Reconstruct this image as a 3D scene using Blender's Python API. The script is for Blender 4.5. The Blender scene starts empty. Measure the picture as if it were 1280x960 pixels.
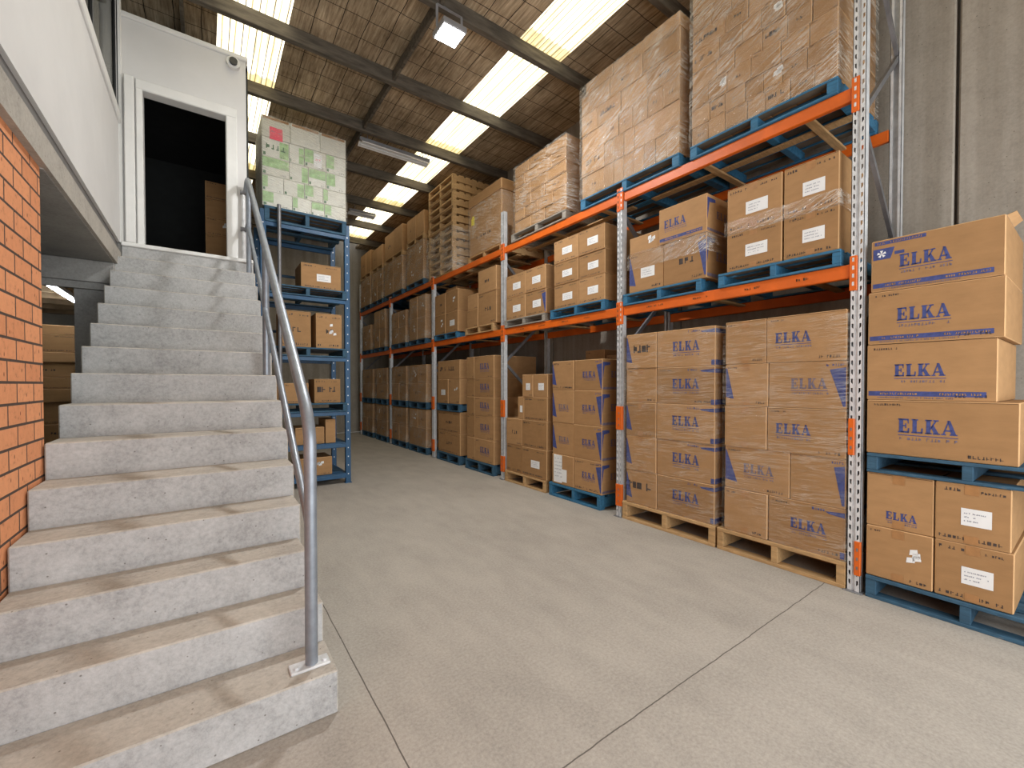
import bpy, bmesh, math, random
from mathutils import Vector, Matrix
R = random.Random(7)
sc = bpy.context.scene
COL = sc.collection
PI = math.pi

# ------------------------------------------------------------------ materials
def nt(m):
    m.use_nodes = True
    t = m.node_tree
    return t, t.nodes['Principled BSDF'], t.nodes['Material Output']

def N(t, kind, **kw):
    n = t.nodes.new(kind)
    for k, v in kw.items():
        setattr(n, k, v)
    return n

def math_node(t, op, a, b=None, c=None):
    n = N(t, 'ShaderNodeMath', operation=op)
    for i, v in enumerate((a, b, c)):
        if v is None:
            continue
        if isinstance(v, (int, float)):
            n.inputs[i].default_value = v
        else:
            t.links.new(v, n.inputs[i])
    return n.outputs[0]

def ramp(t, fac, stops):
    n = N(t, 'ShaderNodeValToRGB')
    e = n.color_ramp.elements
    while len(e) < len(stops):
        e.new(0.5)
    for el, (p, c) in zip(e, stops):
        el.position = p
        el.color = (*c, 1)
    t.links.new(fac, n.inputs[0])
    return n.outputs[0]

def coords(t, scale=(1, 1, 1), world=False):
    m = N(t, 'ShaderNodeMapping')
    m.inputs['Scale'].default_value = scale
    if world:
        g = N(t, 'ShaderNodeNewGeometry')
        t.links.new(g.outputs['Position'], m.inputs[0])
    else:
        g = N(t, 'ShaderNodeTexCoord')
        t.links.new(g.outputs['Object'], m.inputs[0])
    return m.outputs[0]

def noise(t, vec, scale, detail=4, rough=.6):
    n = N(t, 'ShaderNodeTexNoise')
    n.inputs['Scale'].default_value = scale
    n.inputs['Detail'].default_value = detail
    n.inputs['Roughness'].default_value = rough
    t.links.new(vec, n.inputs['Vector'])
    return n.outputs[0]

def bump(t, b, h, strength=.2, dist=.01):
    n = N(t, 'ShaderNodeBump')
    n.inputs['Strength'].default_value = strength
    n.inputs['Distance'].default_value = dist
    t.links.new(h, n.inputs['Height'])
    t.links.new(n.outputs[0], b.inputs['Normal'])

def mix_mul(t, col, fac_col):
    n = N(t, 'ShaderNodeMix', data_type='RGBA', blend_type='MULTIPLY')
    n.inputs[0].default_value = 1
    t.links.new(col, n.inputs[6])
    t.links.new(fac_col, n.inputs[7])
    return n.outputs[2]

def mat(name, c, rough=.6, metal=0, var=.12, sc_=6, scale=(1, 1, 1), bmp=0, bs=40, world=False, spec=.5, rnd=0, wear=None):
    m = bpy.data.materials.new(name)
    t, b, o = nt(m)
    v = coords(t, scale, world)
    n = noise(t, v, sc_)
    lo = tuple(x * (1 - var) for x in c)
    hi = tuple(min(1, x * (1 + var)) for x in c)
    col = ramp(t, n, [(.3, lo), (.7, hi)])
    if wear:
        w = noise(t, v, wear[1], 6, .7)
        mk = ramp(t, w, [(wear[2], (0, 0, 0)), (wear[2] + .06, (1, 1, 1))])
        mx = N(t, 'ShaderNodeMix', data_type='RGBA')
        t.links.new(mk, mx.inputs[0])
        t.links.new(col, mx.inputs[6])
        mx.inputs[7].default_value = (*wear[0], 1)
        col = mx.outputs[2]
    if rnd:
        oi = N(t, 'ShaderNodeObjectInfo')
        rc = ramp(t, oi.outputs['Random'], [(0, (1 - rnd, 1 - rnd * 1.1, 1 - rnd * 1.3)), (1, (1, 1, 1))])
        col = mix_mul(t, col, rc)
    t.links.new(col, b.inputs['Base Color'])
    b.inputs['Roughness'].default_value = rough
    b.inputs['Metallic'].default_value = metal
    b.inputs['Specular IOR Level'].default_value = spec
    if bmp:
        bump(t, b, noise(t, v, bs, 5), bmp, .01)
    return m

M = {}
M['card'] = mat('cardboard', (.40, .225, .100), .75, var=.09, sc_=5, scale=(1, 1, 3), spec=.25, rnd=.24, bmp=.08, bs=25)
M['card_edge'] = mat('cardboard_edge', (.52, .31, .15), .8, var=.1, spec=.2)
M['seam'] = mat('seam_dark', (.11, .055, .022), .9)
M['tape'] = mat('brown_tape', (.36, .18, .07), .3, var=.1, sc_=20)
M['blue_ink'] = mat('blue_print', (.043, .058, .19), .65, var=.3, sc_=30)
M['faint_ink'] = mat('faded_blue_print', (.15, .12, .16), .7, var=.3, sc_=40)
M['black_ink'] = mat('dark_print', (.05, .035, .03), .7, var=.3, sc_=40)
M['paper'] = mat('white_paper', (.75, .75, .74), .6, var=.04)
M['paper_ink'] = mat('grey_text', (.25, .26, .32), .7)
M['whitebox'] = mat('white_carton', (.66, .655, .58), .5, var=.1, sc_=4, rnd=.12)
M['green_ink'] = mat('green_print', (.33, .49, .24), .55, var=.4, sc_=12)
M['green_dark'] = mat('dark_green_print', (.07, .16, .08), .6, var=.3, sc_=12)
M['pink'] = mat('pink_sticker', (.80, .09, .14), .6)
M['yellow'] = mat('yellow_sticker', (.75, .62, .03), .6)
M['orange'] = mat('orange_steel', (.64, .115, .006), .45, var=.14, sc_=4, wear=((.25, .1, .05), 14, .70))
M['galv'] = mat('galvanised_steel', (.68, .69, .70), .42, .35, var=.16, sc_=12)
M['galv_dark'] = mat('weathered_steel', (.22, .22, .23), .5, .6, var=.2, sc_=8)
M['rail'] = mat('painted_grey_pipe', (.26, .285, .32), .42, .5, var=.14, sc_=14)
M['bluewood'] = mat('blue_pallet_wood', (.026, .13, .235), .7, var=.3, sc_=9, scale=(1, 4, 4), bmp=.2, bs=30, wear=((.20, .22, .24), 9, .66))
M['darkblue'] = mat('dark_blue_pallet_wood', (.028, .082, .135), .75, var=.3, sc_=9, scale=(1, 4, 4), bmp=.2, wear=((.13, .14, .15), 9, .64))
M['wood'] = mat('pallet_pine', (.47, .29, .13), .75, var=.25, sc_=7, scale=(1, 8, 8), bmp=.2, rnd=.15)
M['greywood'] = mat('grey_pallet_wood', (.27, .24, .20), .8, var=.25, sc_=7, scale=(1, 8, 8), bmp=.2)
M['bluesteel'] = mat('blue_steel', (.010, .068, .155), .45, var=.2, sc_=7, wear=((.2, .2, .2), 20, .72))
M['whitepaint'] = mat('white_painted_wall', (.66, .65, .635), .7, var=.04, sc_=2, world=True)
M['trimwhite'] = mat('white_gloss_trim', (.74, .735, .71), .45, var=.04)
M['gapgrey'] = mat('joint_and_shadow_gap_grey', (.16, .15, .145), .5)
M['blackframe'] = mat('black_window_frame', (.015, .016, .018), .35)
M['interior'] = mat('office_plaster', (.50, .47, .41), .8, world=True)
M['darkroom'] = mat('shaded_plaster', (.035, .036, .034), .9, world=True)  # darkness of the unlit store room put into its wall colour
M['timber'] = mat('joist_timber', (.42, .30, .18), .8, var=.3, sc_=5)
M['deckshade'] = mat('shaded_deck_timber', (.14, .105, .07), .85, var=.3, sc_=6)  # shade beneath the pallet decks put into a dark timber colour
M['black'] = mat('black_plastic', (.02, .02, .022), .4)
M['housing'] = mat('lamp_housing', (.30, .30, .31), .45, .3)
M['purlin'] = mat('weathered_timber_beam', (.105, .088, .066), .8, var=.45, sc_=3, scale=(1, 6, 6), bmp=.25)

def concrete(name, c, var=.13, stripes=False, dust=None, bmp=.22, spots=True):
    m = bpy.data.materials.new(name)
    t, b, o = nt(m)
    v = coords(t, (1, 1, 1), True)
    n1 = noise(t, v, 3.4, 8, .7)
    n2 = noise(t, v, 42, 5, .75)
    f = math_node(t, 'MULTIPLY_ADD', n2, .5, math_node(t, 'MULTIPLY', n1, .5))
    col = ramp(t, f, [(.3, tuple(x * (1 - 2.2 * var) for x in c)), (.5, c), (.7, tuple(x * (1 + 1.6 * var) for x in c))])
    if stripes:
        vs = coords(t, (2.6, 2.6, .10), True)
        ns = noise(t, vs, 2.2, 5, .6)
        col = mix_mul(t, col, ramp(t, ns, [(.3, (.72, .70, .67)), (.62, (1, 1, 1))]))
    if spots:
        vo = N(t, 'ShaderNodeTexVoronoi')
        vo.inputs['Scale'].default_value = 16
        t.links.new(v, vo.inputs['Vector'])
        col = mix_mul(t, col, ramp(t, vo.outputs[0], [(.045, (.45, .43, .4)), (.085, (1, 1, 1))]))
    t.links.new(col, b.inputs['Base Color'])
    b.inputs['Roughness'].default_value = .82
    b.inputs['Specular IOR Level'].default_value = .3
    bump(t, b, n2, bmp, .01)
    return m
M['riser'] = concrete('stair_concrete', (.42, .418, .41), .20)
M['tread'] = concrete('dusty_tread_concrete', (.44, .405, .355), .18)
M['panel'] = concrete('precast_panel_concrete', (.35, .312, .262), .12, stripes=True)
M['soffit'] = concrete('board_formed_concrete', (.33, .318, .295), .15, spots=False)
M['fascia'] = concrete('slab_edge_concrete', (.40, .37, .325), .16)

# floor: worn slab with two saw-cut joints
def floor_mat():
    m = bpy.data.materials.new('warehouse_floor')
    t, b, o = nt(m)
    v = coords(t, (1, 1, 1), True)
    n1 = noise(t, v, .9, 9, .66)
    n2 = noise(t, v, 55, 4, .75)
    n3 = noise(t, coords(t, (1, .35, 1), True), 5, 6, .6)
    f = math_node(t, 'MULTIPLY_ADD', n2, .52, math_node(t, 'MULTIPLY_ADD', n1, .24, math_node(t, 'MULTIPLY', n3, .24)))
    c = (.375, .34, .297)
    col = ramp(t, f, [(.32, tuple(x * .66 for x in c)), (.5, c), (.66, tuple(x * 1.26 for x in c))])
    sx = N(t, 'ShaderNodeSeparateXYZ')
    g = N(t, 'ShaderNodeNewGeometry')
    t.links.new(g.outputs['Position'], sx.inputs[0])
    wob = math_node(t, 'MULTIPLY_ADD', n3, .02, -.01)
    def line(sock, at_, w):
        d = math_node(t, 'ABSOLUTE', math_node(t, 'ADD', math_node(t, 'SUBTRACT', sock, at_), wob))
        return math_node(t, 'LESS_THAN', d, w)
    l1 = line(sx.outputs[1], 1.385, .0035)
    l2 = line(sx.outputs[0], .72, .0035)
    ln = math_node(t, 'MAXIMUM', l1, l2)
    mx = N(t, 'ShaderNodeMix', data_type='RGBA')
    t.links.new(ln, mx.inputs[0])
    t.links.new(col, mx.inputs[6])
    mx.inputs[7].default_value = (.11, .095, .08, 1)
    t.links.new(mx.outputs[2], b.inputs['Base Color'])
    b.inputs['Roughness'].default_value = .62
    b.inputs['Specular IOR Level'].default_value = .35
    bump(t, b, n2, .12, .008)
    return m
M['floor'] = floor_mat()

def brick_mat():
    m = bpy.data.materials.new('orange_brickwork')
    t, b, o = nt(m)
    g = N(t, 'ShaderNodeNewGeometry')
    sx = N(t, 'ShaderNodeSeparateXYZ')
    t.links.new(g.outputs['Position'], sx.inputs[0])
    cb = N(t, 'ShaderNodeCombineXYZ')
    t.links.new(math_node(t, 'ADD', sx.outputs[1], sx.outputs[0]), cb.inputs[0])
    t.links.new(sx.outputs[2], cb.inputs[1])
    br = N(t, 'ShaderNodeTexBrick')
    t.links.new(cb.outputs[0], br.inputs['Vector'])
    br.inputs['Scale'].default_value = 1
    br.inputs['Brick Width'].default_value = .27
    br.inputs['Row Height'].default_value = .114
    br.inputs['Mortar Size'].default_value = .0075
    br.inputs['Mortar Smooth'].default_value = .15
    br.inputs['Color1'].default_value = (.78, .325, .145, 1)
    br.inputs['Color2'].default_value = (.68, .265, .112, 1)
    br.inputs['Mortar'].default_value = (.075, .045, .032, 1)
    v = coords(t, (1, 1, 1), True)
    n = noise(t, v, 22, 6, .7)
    col = mix_mul(t, br.outputs['Color'], ramp(t, n, [(.30, (.55, .5, .48)), (.42, (.92, .92, .92)), (.6, (1, 1, 1)), (.8, (1.0, 1.0, 1.0))]))
    vo = N(t, 'ShaderNodeTexVoronoi')
    vo.inputs['Scale'].default_value = 17
    mp = coords(t, (1, 1, .55), True)
    t.links.new(mp, vo.inputs['Vector'])
    col = mix_mul(t, col, ramp(t, vo.outputs[0], [(.07, (.3, .22, .2)), (.13, (1, 1, 1))]))
    t.links.new(col, b.inputs['Base Color'])
    b.inputs['Roughness'].default_value = .85
    h = math_node(t, 'MULTIPLY_ADD', br.outputs['Fac'], -1.0, math_node(t, 'MULTIPLY', n, .35))
    bump(t, b, h, .55, .012)
    return m
M['brick'] = brick_mat()

def roof_mat():
    m = bpy.data.materials.new('aged_roof_lining')
    t, b, o = nt(m)
    v = coords(t, (9, .55, 1), True)
    n1 = noise(t, v, 3.5, 6, .7)
    n2 = noise(t, coords(t, (1, 1, 1), True), .8, 5, .6)
    col = ramp(t, n1, [(.28, (.20, .14, .085)), (.5, (.52, .40, .26)), (.72, (.80, .66, .46))])
    col = mix_mul(t, col, ramp(t, n2, [(.35, (.42, .40, .37)), (.60, (1, 1, 1))]))
    g = N(t, 'ShaderNodeNewGeometry')
    sx = N(t, 'ShaderNodeSeparateXYZ')
    t.links.new(g.outputs['Position'], sx.inputs[0])
    wb = math_node(t, 'MULTIPLY_ADD', noise(t, coords(t, (1, 1, 1), True), 2.5, 2), .04, -.02)
    def grid(sock, per, w):
        q = math_node(t, 'FRACT', math_node(t, 'DIVIDE', math_node(t, 'ADD', sock, wb), per))
        return math_node(t, 'LESS_THAN', q, w / per)
    wire = math_node(t, 'MAXIMUM', grid(sx.outputs[0], .30, .010), grid(sx.outputs[1], .36, .010))
    mx = N(t, 'ShaderNodeMix', data_type='RGBA')
    t.links.new(wire, mx.inputs[0])
    t.links.new(col, mx.inputs[6])
    mx.inputs[7].default_value = (.035, .025, .017, 1)
    t.links.new(mx.outputs[2], b.inputs['Base Color'])
    b.inputs['Roughness'].default_value = .85
    b.inputs['Specular IOR Level'].default_value = .2
    bump(t, b, n1, .5, .03)
    return m
M['roof'] = roof_mat()

def skylight_mat():
    m = bpy.data.materials.new('translucent_skylight_sheet')
    t, b, o = nt(m)
    g = N(t, 'ShaderNodeNewGeometry')
    sx = N(t, 'ShaderNodeSeparateXYZ')
    t.links.new(g.outputs['Position'], sx.inputs[0])
    n = noise(t, coords(t, (16, .5, 1), True), 1.2, 6, .7)
    nd = noise(t, coords(t, (1, 1, 1), True), 17, 3, .6)
    q = math_node(t, 'FRACT', math_node(t, 'DIVIDE', sx.outputs[0], .152))
    ribc = ramp(t, q, [(.0, (.05, .04, .015)), (.07, (.10, .07, .03)), (.10, (1, 1, .97)), (.42, (1, 1, .97)), (.45, (.22, .19, .11)), (.53, (.30, .26, .15)), (.56, (1, 1, .97)), (1, (1, 1, .97))])
    dirt = ramp(t, n, [(.30, (.33, .27, .13)), (.47, (.8, .76, .6)), (.6, (1, 1, 1))])
    spk = ramp(t, nd, [(.30, (.3, .25, .15)), (.35, (1, 1, 1))])
    # overlapped double sheets close to some purlins let less light through
    oy = math_node(t, 'FRACT', math_node(t, 'DIVIDE', math_node(t, 'SUBTRACT', sx.outputs[1], 4.82), 3.2))
    lap = ramp(t, oy, [(.0, (.46, .40, .25)), (.08, (.46, .40, .25)), (.09, (1, 1, 1)), (.93, (1, 1, 1)), (.94, (.5, .44, .28)), (1, (.5, .44, .28))])
    warm = ramp(t, n, [(0, (1, .95, .84)), (1, (1, .95, .84))])
    col = mix_mul(t, mix_mul(t, mix_mul(t, mix_mul(t, ribc, dirt), spk), lap), warm)
    b.inputs['Base Color'].default_value = (.6, .58, .5, 1)
    b.inputs['Roughness'].default_value = .6
    t.links.new(col, b.inputs['Emission Color'])
    b.inputs['Emission Strength'].default_value = 2.5
    return m
M['skylight'] = skylight_mat()

def emis(name, c, s):
    m = bpy.data.materials.new(name)
    t, b, o = nt(m)
    b.inputs['Base Color'].default_value = (.8, .8, .8, 1)
    b.inputs['Emission Color'].default_value = (*c, 1)
    b.inputs['Emission Strength'].default_value = s
    return m
M['led'] = emis('lit_led_panel', (.95, .98, 1), 30)
M['tube'] = emis('lit_tube', (.9, .96, 1), 45)

def glass_mat():
    m = bpy.data.materials.new('window_glass')
    t, b, o = nt(m)
    tr = N(t, 'ShaderNodeBsdfTransparent')
    tr.inputs[0].default_value = (.62, .63, .62, 1)
    gl = N(t, 'ShaderNodeBsdfGlossy')
    gl.inputs['Roughness'].default_value = .03
    mx = N(t, 'ShaderNodeMixShader')
    mx.inputs[0].default_value = .12
    t.links.new(tr.outputs[0], mx.inputs[1])
    t.links.new(gl.outputs[0], mx.inputs[2])
    t.links.new(mx.outputs[0], o.inputs[0])
    return m
M['glass'] = glass_mat()

def wrap_mat(name, amount, ang, gloss):
    m = bpy.data.materials.new(name)
    t, b, o = nt(m)
    tc = N(t, 'ShaderNodeTexCoord')
    mp = N(t, 'ShaderNodeMapping')
    mp.vector_type = 'POINT'
    mp.inputs['Rotation'].default_value = (0, math.radians(ang), 0)
    t.links.new(tc.outputs['Object'], mp.inputs[0])
    mp2 = N(t, 'ShaderNodeMapping')
    mp2.inputs['Scale'].default_value = (.8, .8, 15)
    t.links.new(mp.outputs[0], mp2.inputs[0])
    n1 = noise(t, mp2.outputs[0], 2.6, 7, .66)
    n0 = noise(t, coords(t), 2.6, 3, .5)
    rid = math_node(t, 'ABSOLUTE', math_node(t, 'SUBTRACT', n1, .5))
    fold = ramp(t, rid, [(.0, (1, 1, 1)), (.017, (.5, .5, .5)), (.042, (0, 0, 0))])
    reg = ramp(t, n0, [(.38, (.12, .12, .12)), (.60, (1, 1, 1))])
    f = mix_mul(t, fold, reg)
    fac = math_node(t, 'MULTIPLY_ADD', f, amount, gloss * .2)
    tr = N(t, 'ShaderNodeBsdfTransparent')
    tr.inputs[0].default_value = (.97, .97, .97, 1)
    bn = N(t, 'ShaderNodeBump')
    bn.inputs['Strength'].default_value = .7
    bn.inputs['Distance'].default_value = .03
    t.links.new(n1, bn.inputs['Height'])
    gl = N(t, 'ShaderNodeBsdfGlossy')
    gl.inputs['Roughness'].default_value = .16
    t.links.new(bn.outputs[0], gl.inputs['Normal'])
    df = N(t, 'ShaderNodeBsdfDiffuse')
    df.inputs[0].default_value = (.95, .90, .80, 1)
    t.links.new(bn.outputs[0], df.inputs['Normal'])
    m0 = N(t, 'ShaderNodeMixShader')
    m0.inputs[0].default_value = gloss
    t.links.new(tr.outputs[0], m0.inputs[1])
    t.links.new(gl.outputs[0], m0.inputs[2])
    m2 = N(t, 'ShaderNodeMixShader')
    t.links.new(fac, m2.inputs[0])
    t.links.new(m0.outputs[0], m2.inputs[1])
    t.links.new(df.outputs[0], m2.inputs[2])
    t.links.new(m2.outputs[0], o.inputs[0])
    return m
M['wrap_heavy'] = wrap_mat('creased_stretch_film', .62, 24, .05)
M['wrap'] = wrap_mat('stretch_film', .5, -12, .03)
M['wrap_light'] = wrap_mat('thin_stretch_film', .26, 2, .008)

# ------------------------------------------------------------------ mesh builder
class MB:
    def __init__(s):
        s.v, s.f, s.m, s.mats = [], [], [], []
    def mi(s, k):
        if k not in s.mats:
            s.mats.append(k)
        return s.mats.index(k)
    def poly(s, pts, k):
        n = len(s.v)
        s.v += [tuple(p) for p in pts]
        s.f.append(tuple(range(n, n + len(pts))))
        s.m.append(s.mi(k))
        return s
    def box(s, x0, x1, y0, y1, z0, z1, k, top=None):
        n = len(s.v)
        s.v += [(x, y, z) for z in (z0, z1) for y in (y0, y1) for x in (x0, x1)]
        fs = [(0, 2, 3, 1), (4, 5, 7, 6), (0, 1, 5, 4), (2, 6, 7, 3), (0, 4, 6, 2), (1, 3, 7, 5)]
        for i, f in enumerate(fs):
            s.f.append(tuple(n + q for q in f))
            s.m.append(s.mi(top if (top and i == 1) else k))
        return s
    def cbox(s, x0, x1, y0, y1, z0, z1, k, c=.004, ek=None):
        # box with chamfered edges
        n = len(s.v)
        X, Y, Z = (x0, x1), (y0, y1), (z0, z1)
        idx = {}
        for i in (0, 1):
            for j in (0, 1):
                for l in (0, 1):
                    dx, dy, dz = (c, -c)[i], (c, -c)[j], (c, -c)[l]
                    for ax in range(3):
                        p = [X[i] + dx, Y[j] + dy, Z[l] + dz]
                        p[ax] = (X, Y, Z)[ax][(i, j, l)[ax]]
                        idx[(i, j, l, ax)] = len(s.v)
                        s.v.append(tuple(p))
        def add(ids, kk):
            pts = [Vector(s.v[q]) for q in ids]
            nr = (pts[1] - pts[0]).cross(pts[2] - pts[0])
            cen = sum(pts, Vector()) / len(pts)
            mid = Vector(((x0 + x1) / 2, (y0 + y1) / 2, (z0 + z1) / 2))
            if nr.dot(cen - mid) < 0:
                ids = ids[::-1]
            s.f.append(tuple(ids))
            s.m.append(s.mi(kk))
        ek = ek or k
        for ax in range(3):
            o1, o2 = [a for a in range(3) if a != ax]
            for sd in (0, 1):
                ids = []
                for a, b2 in ((0, 0), (1, 0), (1, 1), (0, 1)):
                    key = [0, 0, 0]
                    key[ax], key[o1], key[o2] = sd, a, b2
                    ids.append(idx[(*key, ax)])
                add(ids, k)
            for a in (0, 1):
                for b2 in (0, 1):
                    k0, k1 = [0, 0, 0], [0, 0, 0]
                    k0[ax], k1[ax] = 0, 1
                    k0[o1] = k1[o1] = a
                    k0[o2] = k1[o2] = b2
                    add([idx[(*k0, o1)], idx[(*k1, o1)], idx[(*k1, o2)], idx[(*k0, o2)]], ek)
        for i in (0, 1):
            for j in (0, 1):
                for l in (0, 1):
                    add([idx[(i, j, l, 0)], idx[(i, j, l, 1)], idx[(i, j, l, 2)]], ek)
        return s
    def bar(s, a, b, w, h, k):
        # rectangular bar from a to b
        a, b = Vector(a), Vector(b)
        d = (b - a).normalized()
        up = Vector((0, 0, 1)) if abs(d.z) < .95 else Vector((0, 1, 0))
        u = d.cross(up).normalized() * w / 2
        v = u.cross(d).normalized() * h / 2
        n = len(s.v)
        for p in (a, b):
            s.v += [tuple(p + q) for q in (-u - v, u - v, u + v, -u + v)]
        for f in ((0, 3, 2, 1), (4, 5, 6, 7), (0, 1, 5, 4), (1, 2, 6, 5), (2, 3, 7, 6), (3, 0, 4, 7)):
            s.f.append(tuple(n + q for q in f))
            s.m.append(s.mi(k))
        return s
    def tube(s, pts, r, k, seg=20, cap=True):
        pts = [Vector(p) for p in pts]
        n0 = len(s.v)
        ref = Vector((1, 0, 0))
        for i, p in enumerate(pts):
            if i == 0:
                d = pts[1] - p
            elif i == len(pts) - 1:
                d = p - pts[i - 1]
            else:
                d = (pts[i + 1] - p).normalized() + (p - pts[i - 1]).normalized()
            d.normalize()
            q = ref if abs(d.dot(ref)) < .9 else Vector((0, 1, 0))
            u = (q - d * q.dot(d)).normalized()
            w = d.cross(u)
            for j in range(seg):
                a = 2 * PI * j / seg
                s.v.append(tuple(p + u * math.cos(a) * r + w * math.sin(a) * r))
        for i in range(len(pts) - 1):
            for j in range(seg):
                a, b = n0 + i * seg + j, n0 + i * seg + (j + 1) % seg
                s.f.append((a, b, b + seg, a + seg))
                s.m.append(s.mi(k))
        if cap:
            s.f.append(tuple(n0 + j for j in range(seg))[::-1])
            s.m.append(s.mi(k))
            e = n0 + (len(pts) - 1) * seg
            s.f.append(tuple(e + j for j in range(seg)))
            s.m.append(s.mi(k))
        return s
    def mesh(s, name):
        me = bpy.data.meshes.new(name)
        me.from_pydata(s.v, [], s.f)
        for k in s.mats:
            me.materials.append(M[k])
        me.polygons.foreach_set('material_index', s.m)
        me.update()
        return me
    def build(s, name, parent=None, smooth=False, loc=None, rz=0):
        me = s.mesh(name)
        if smooth:
            bm = bmesh.new()
            bm.from_mesh(me)
            bmesh.ops.recalc_face_normals(bm, faces=bm.faces)
            bm.to_mesh(me)
            bm.free()
            me.shade_smooth()
            me.set_sharp_from_angle(angle=math.radians(40))
        o = bpy.data.objects.new(name, me)
        COL.objects.link(o)
        if parent:
            o.parent = parent
        if loc:
            o.location = loc
        o.rotation_euler.z = rz
        return o

def tag(o, label, cat, group=None):
    o['label'] = label
    o['category'] = cat
    if group:
        o['group'] = group
    return o

def thing(name, label, cat, loc=(0, 0, 0), rz=0, group=None):
    o = bpy.data.objects.new(name, None)
    o.empty_display_size = .1
    COL.objects.link(o)
    o.location = loc
    o.rotation_euler.z = rz
    return tag(o, label, cat, group)

def struct(name, mb, smooth=False):
    o = mb.build(name, smooth=smooth)
    o['kind'] = 'structure'
    return o

# ------------------------------------------------------------------ printing on cartons (u across, v up, on the plane y = -e)
GL = {
 'E': (.92, [('r', .08, .40, 0, 1), ('r', 0, .48, 0, .09), ('r', 0, .48, .91, 1), ('r', .1, .82, .885, 1), ('r', .1, .86, 0, .115), ('r', .3, .64, .45, .55), ('q', (.70, 1), (.83, 1), (.83, .66), (.77, .66)), ('q', (.77, .34), (.88, .34), (.86, 0), (.72, 0)), ('r', .56, .65, .33, .67)]),
 'L': (.90, [('r', .08, .40, 0, 1), ('r', 0, .50, 0, .09), ('r', 0, .50, .91, 1), ('r', .1, .82, 0, .115), ('q', (.76, .38), (.87, .38), (.84, 0), (.70, 0))]),
 'K': (1.06, [('r', .08, .40, 0, 1), ('r', 0, .50, 0, .09), ('r', 0, .50, .91, 1), ('q', (.32, .34), (.44, .34), (.86, .96), (.72, .96)), ('r', .58, .98, .91, 1), ('q', (.40, .52), (.60, .68), (1.0, .04), (.66, .04)), ('r', .56, 1.08, 0, .09)]),
 'A': (1.08, [('q', (.08, .05), (.20, .05), (.55, 1), (.45, 1)), ('q', (.38, 1), (.60, 1), (1.02, .05), (.68, .05)), ('r', .20, .76, .26, .36), ('r', -.02, .32, 0, .09), ('r', .58, 1.10, 0, .09)]),
}
def logo(mb, u, v, w, h, k, text='ELKA', face=None):
    tot = sum(GL[c][0] for c in text) + .12 * (len(text) - 1)
    s = w / tot
    x = u
    for c in text:
        adv, prims = GL[c]
        for p in prims:
            if p[0] == 'r':
                q = [(p[1], p[3]), (p[2], p[3]), (p[2], p[4]), (p[1], p[4])]
            else:
                q = p[1:]
            face(mb, [(x + a * s, v + b * h) for a, b in q], k)
        x += (adv + .12) * s

def front(mb, pts, k, e=.0012):
    mb.poly([(u, -e, v) for u, v in pts], k)

def order(pts):
    a = sum(pts[i][0] * pts[(i + 1) % len(pts)][1] - pts[(i + 1) % len(pts)][0] * pts[i][1] for i in range(len(pts)))
    return pts if a > 0 else pts[::-1]

def F(mb, pts, k, e=.0012):
    front(mb, order(list(pts)), k, e)

def side_face(w):
    # writer for the near end (local +x side): u runs along local y
    def f(mb, pts, k, e=.0012):
        pts = order(list(pts))
        mb.poly([(w / 2 + e, u, v) for u, v in pts], k)
    return f

def rect(u0, u1, v0, v1):
    return [(u0, v0), (u1, v0), (u1, v1), (u0, v1)]

def scrawl(mb, u, v, w, h, k, rr, face=F, gap=.35):
    # a row of small printed marks too fine to read
    x = u
    while x < u + w:
        gw = h * rr.uniform(.45, .8)
        if rr.random() > .16:
            t = max(h * .2, .0035)
            kind = rr.random()
            if kind < .5:
                face(mb, rect(x, x + t, v, v + h), k)
                face(mb, rect(x, x + gw, v + h * rr.choice((0, .4, .8)), v + h * rr.choice((.2, .6, 1)) + .001), k)
            elif kind < .8:
                face(mb, rect(x, x + gw, v, v + h * .25), k)
                face(mb, rect(x + gw * .5, x + gw * .5 + t, v, v + h), k)
            else:
                face(mb, rect(x, x + gw, v + h * .05, v + h * .9), k)
        x += gw + h * gap

def wedge_right(mb, w, h, face=F):
    # slanting blue flash down the near edge
    face(mb, [(w * .5 - w * .20, h * .82), (w * .5 - .006, h * .86), (w * .5 - .006, h * .06), (w * .5 - .025, h * .06)], 'blue_ink')
def wedge_left(mb, w, h, face=F):
    face(mb, [(-w * .5 + .006, h * .92), (-w * .5 + .018, h * .90), (-w * .5 + w * .21, h * .16), (-w * .5 + .006, h * .20)], 'blue_ink')

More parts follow.
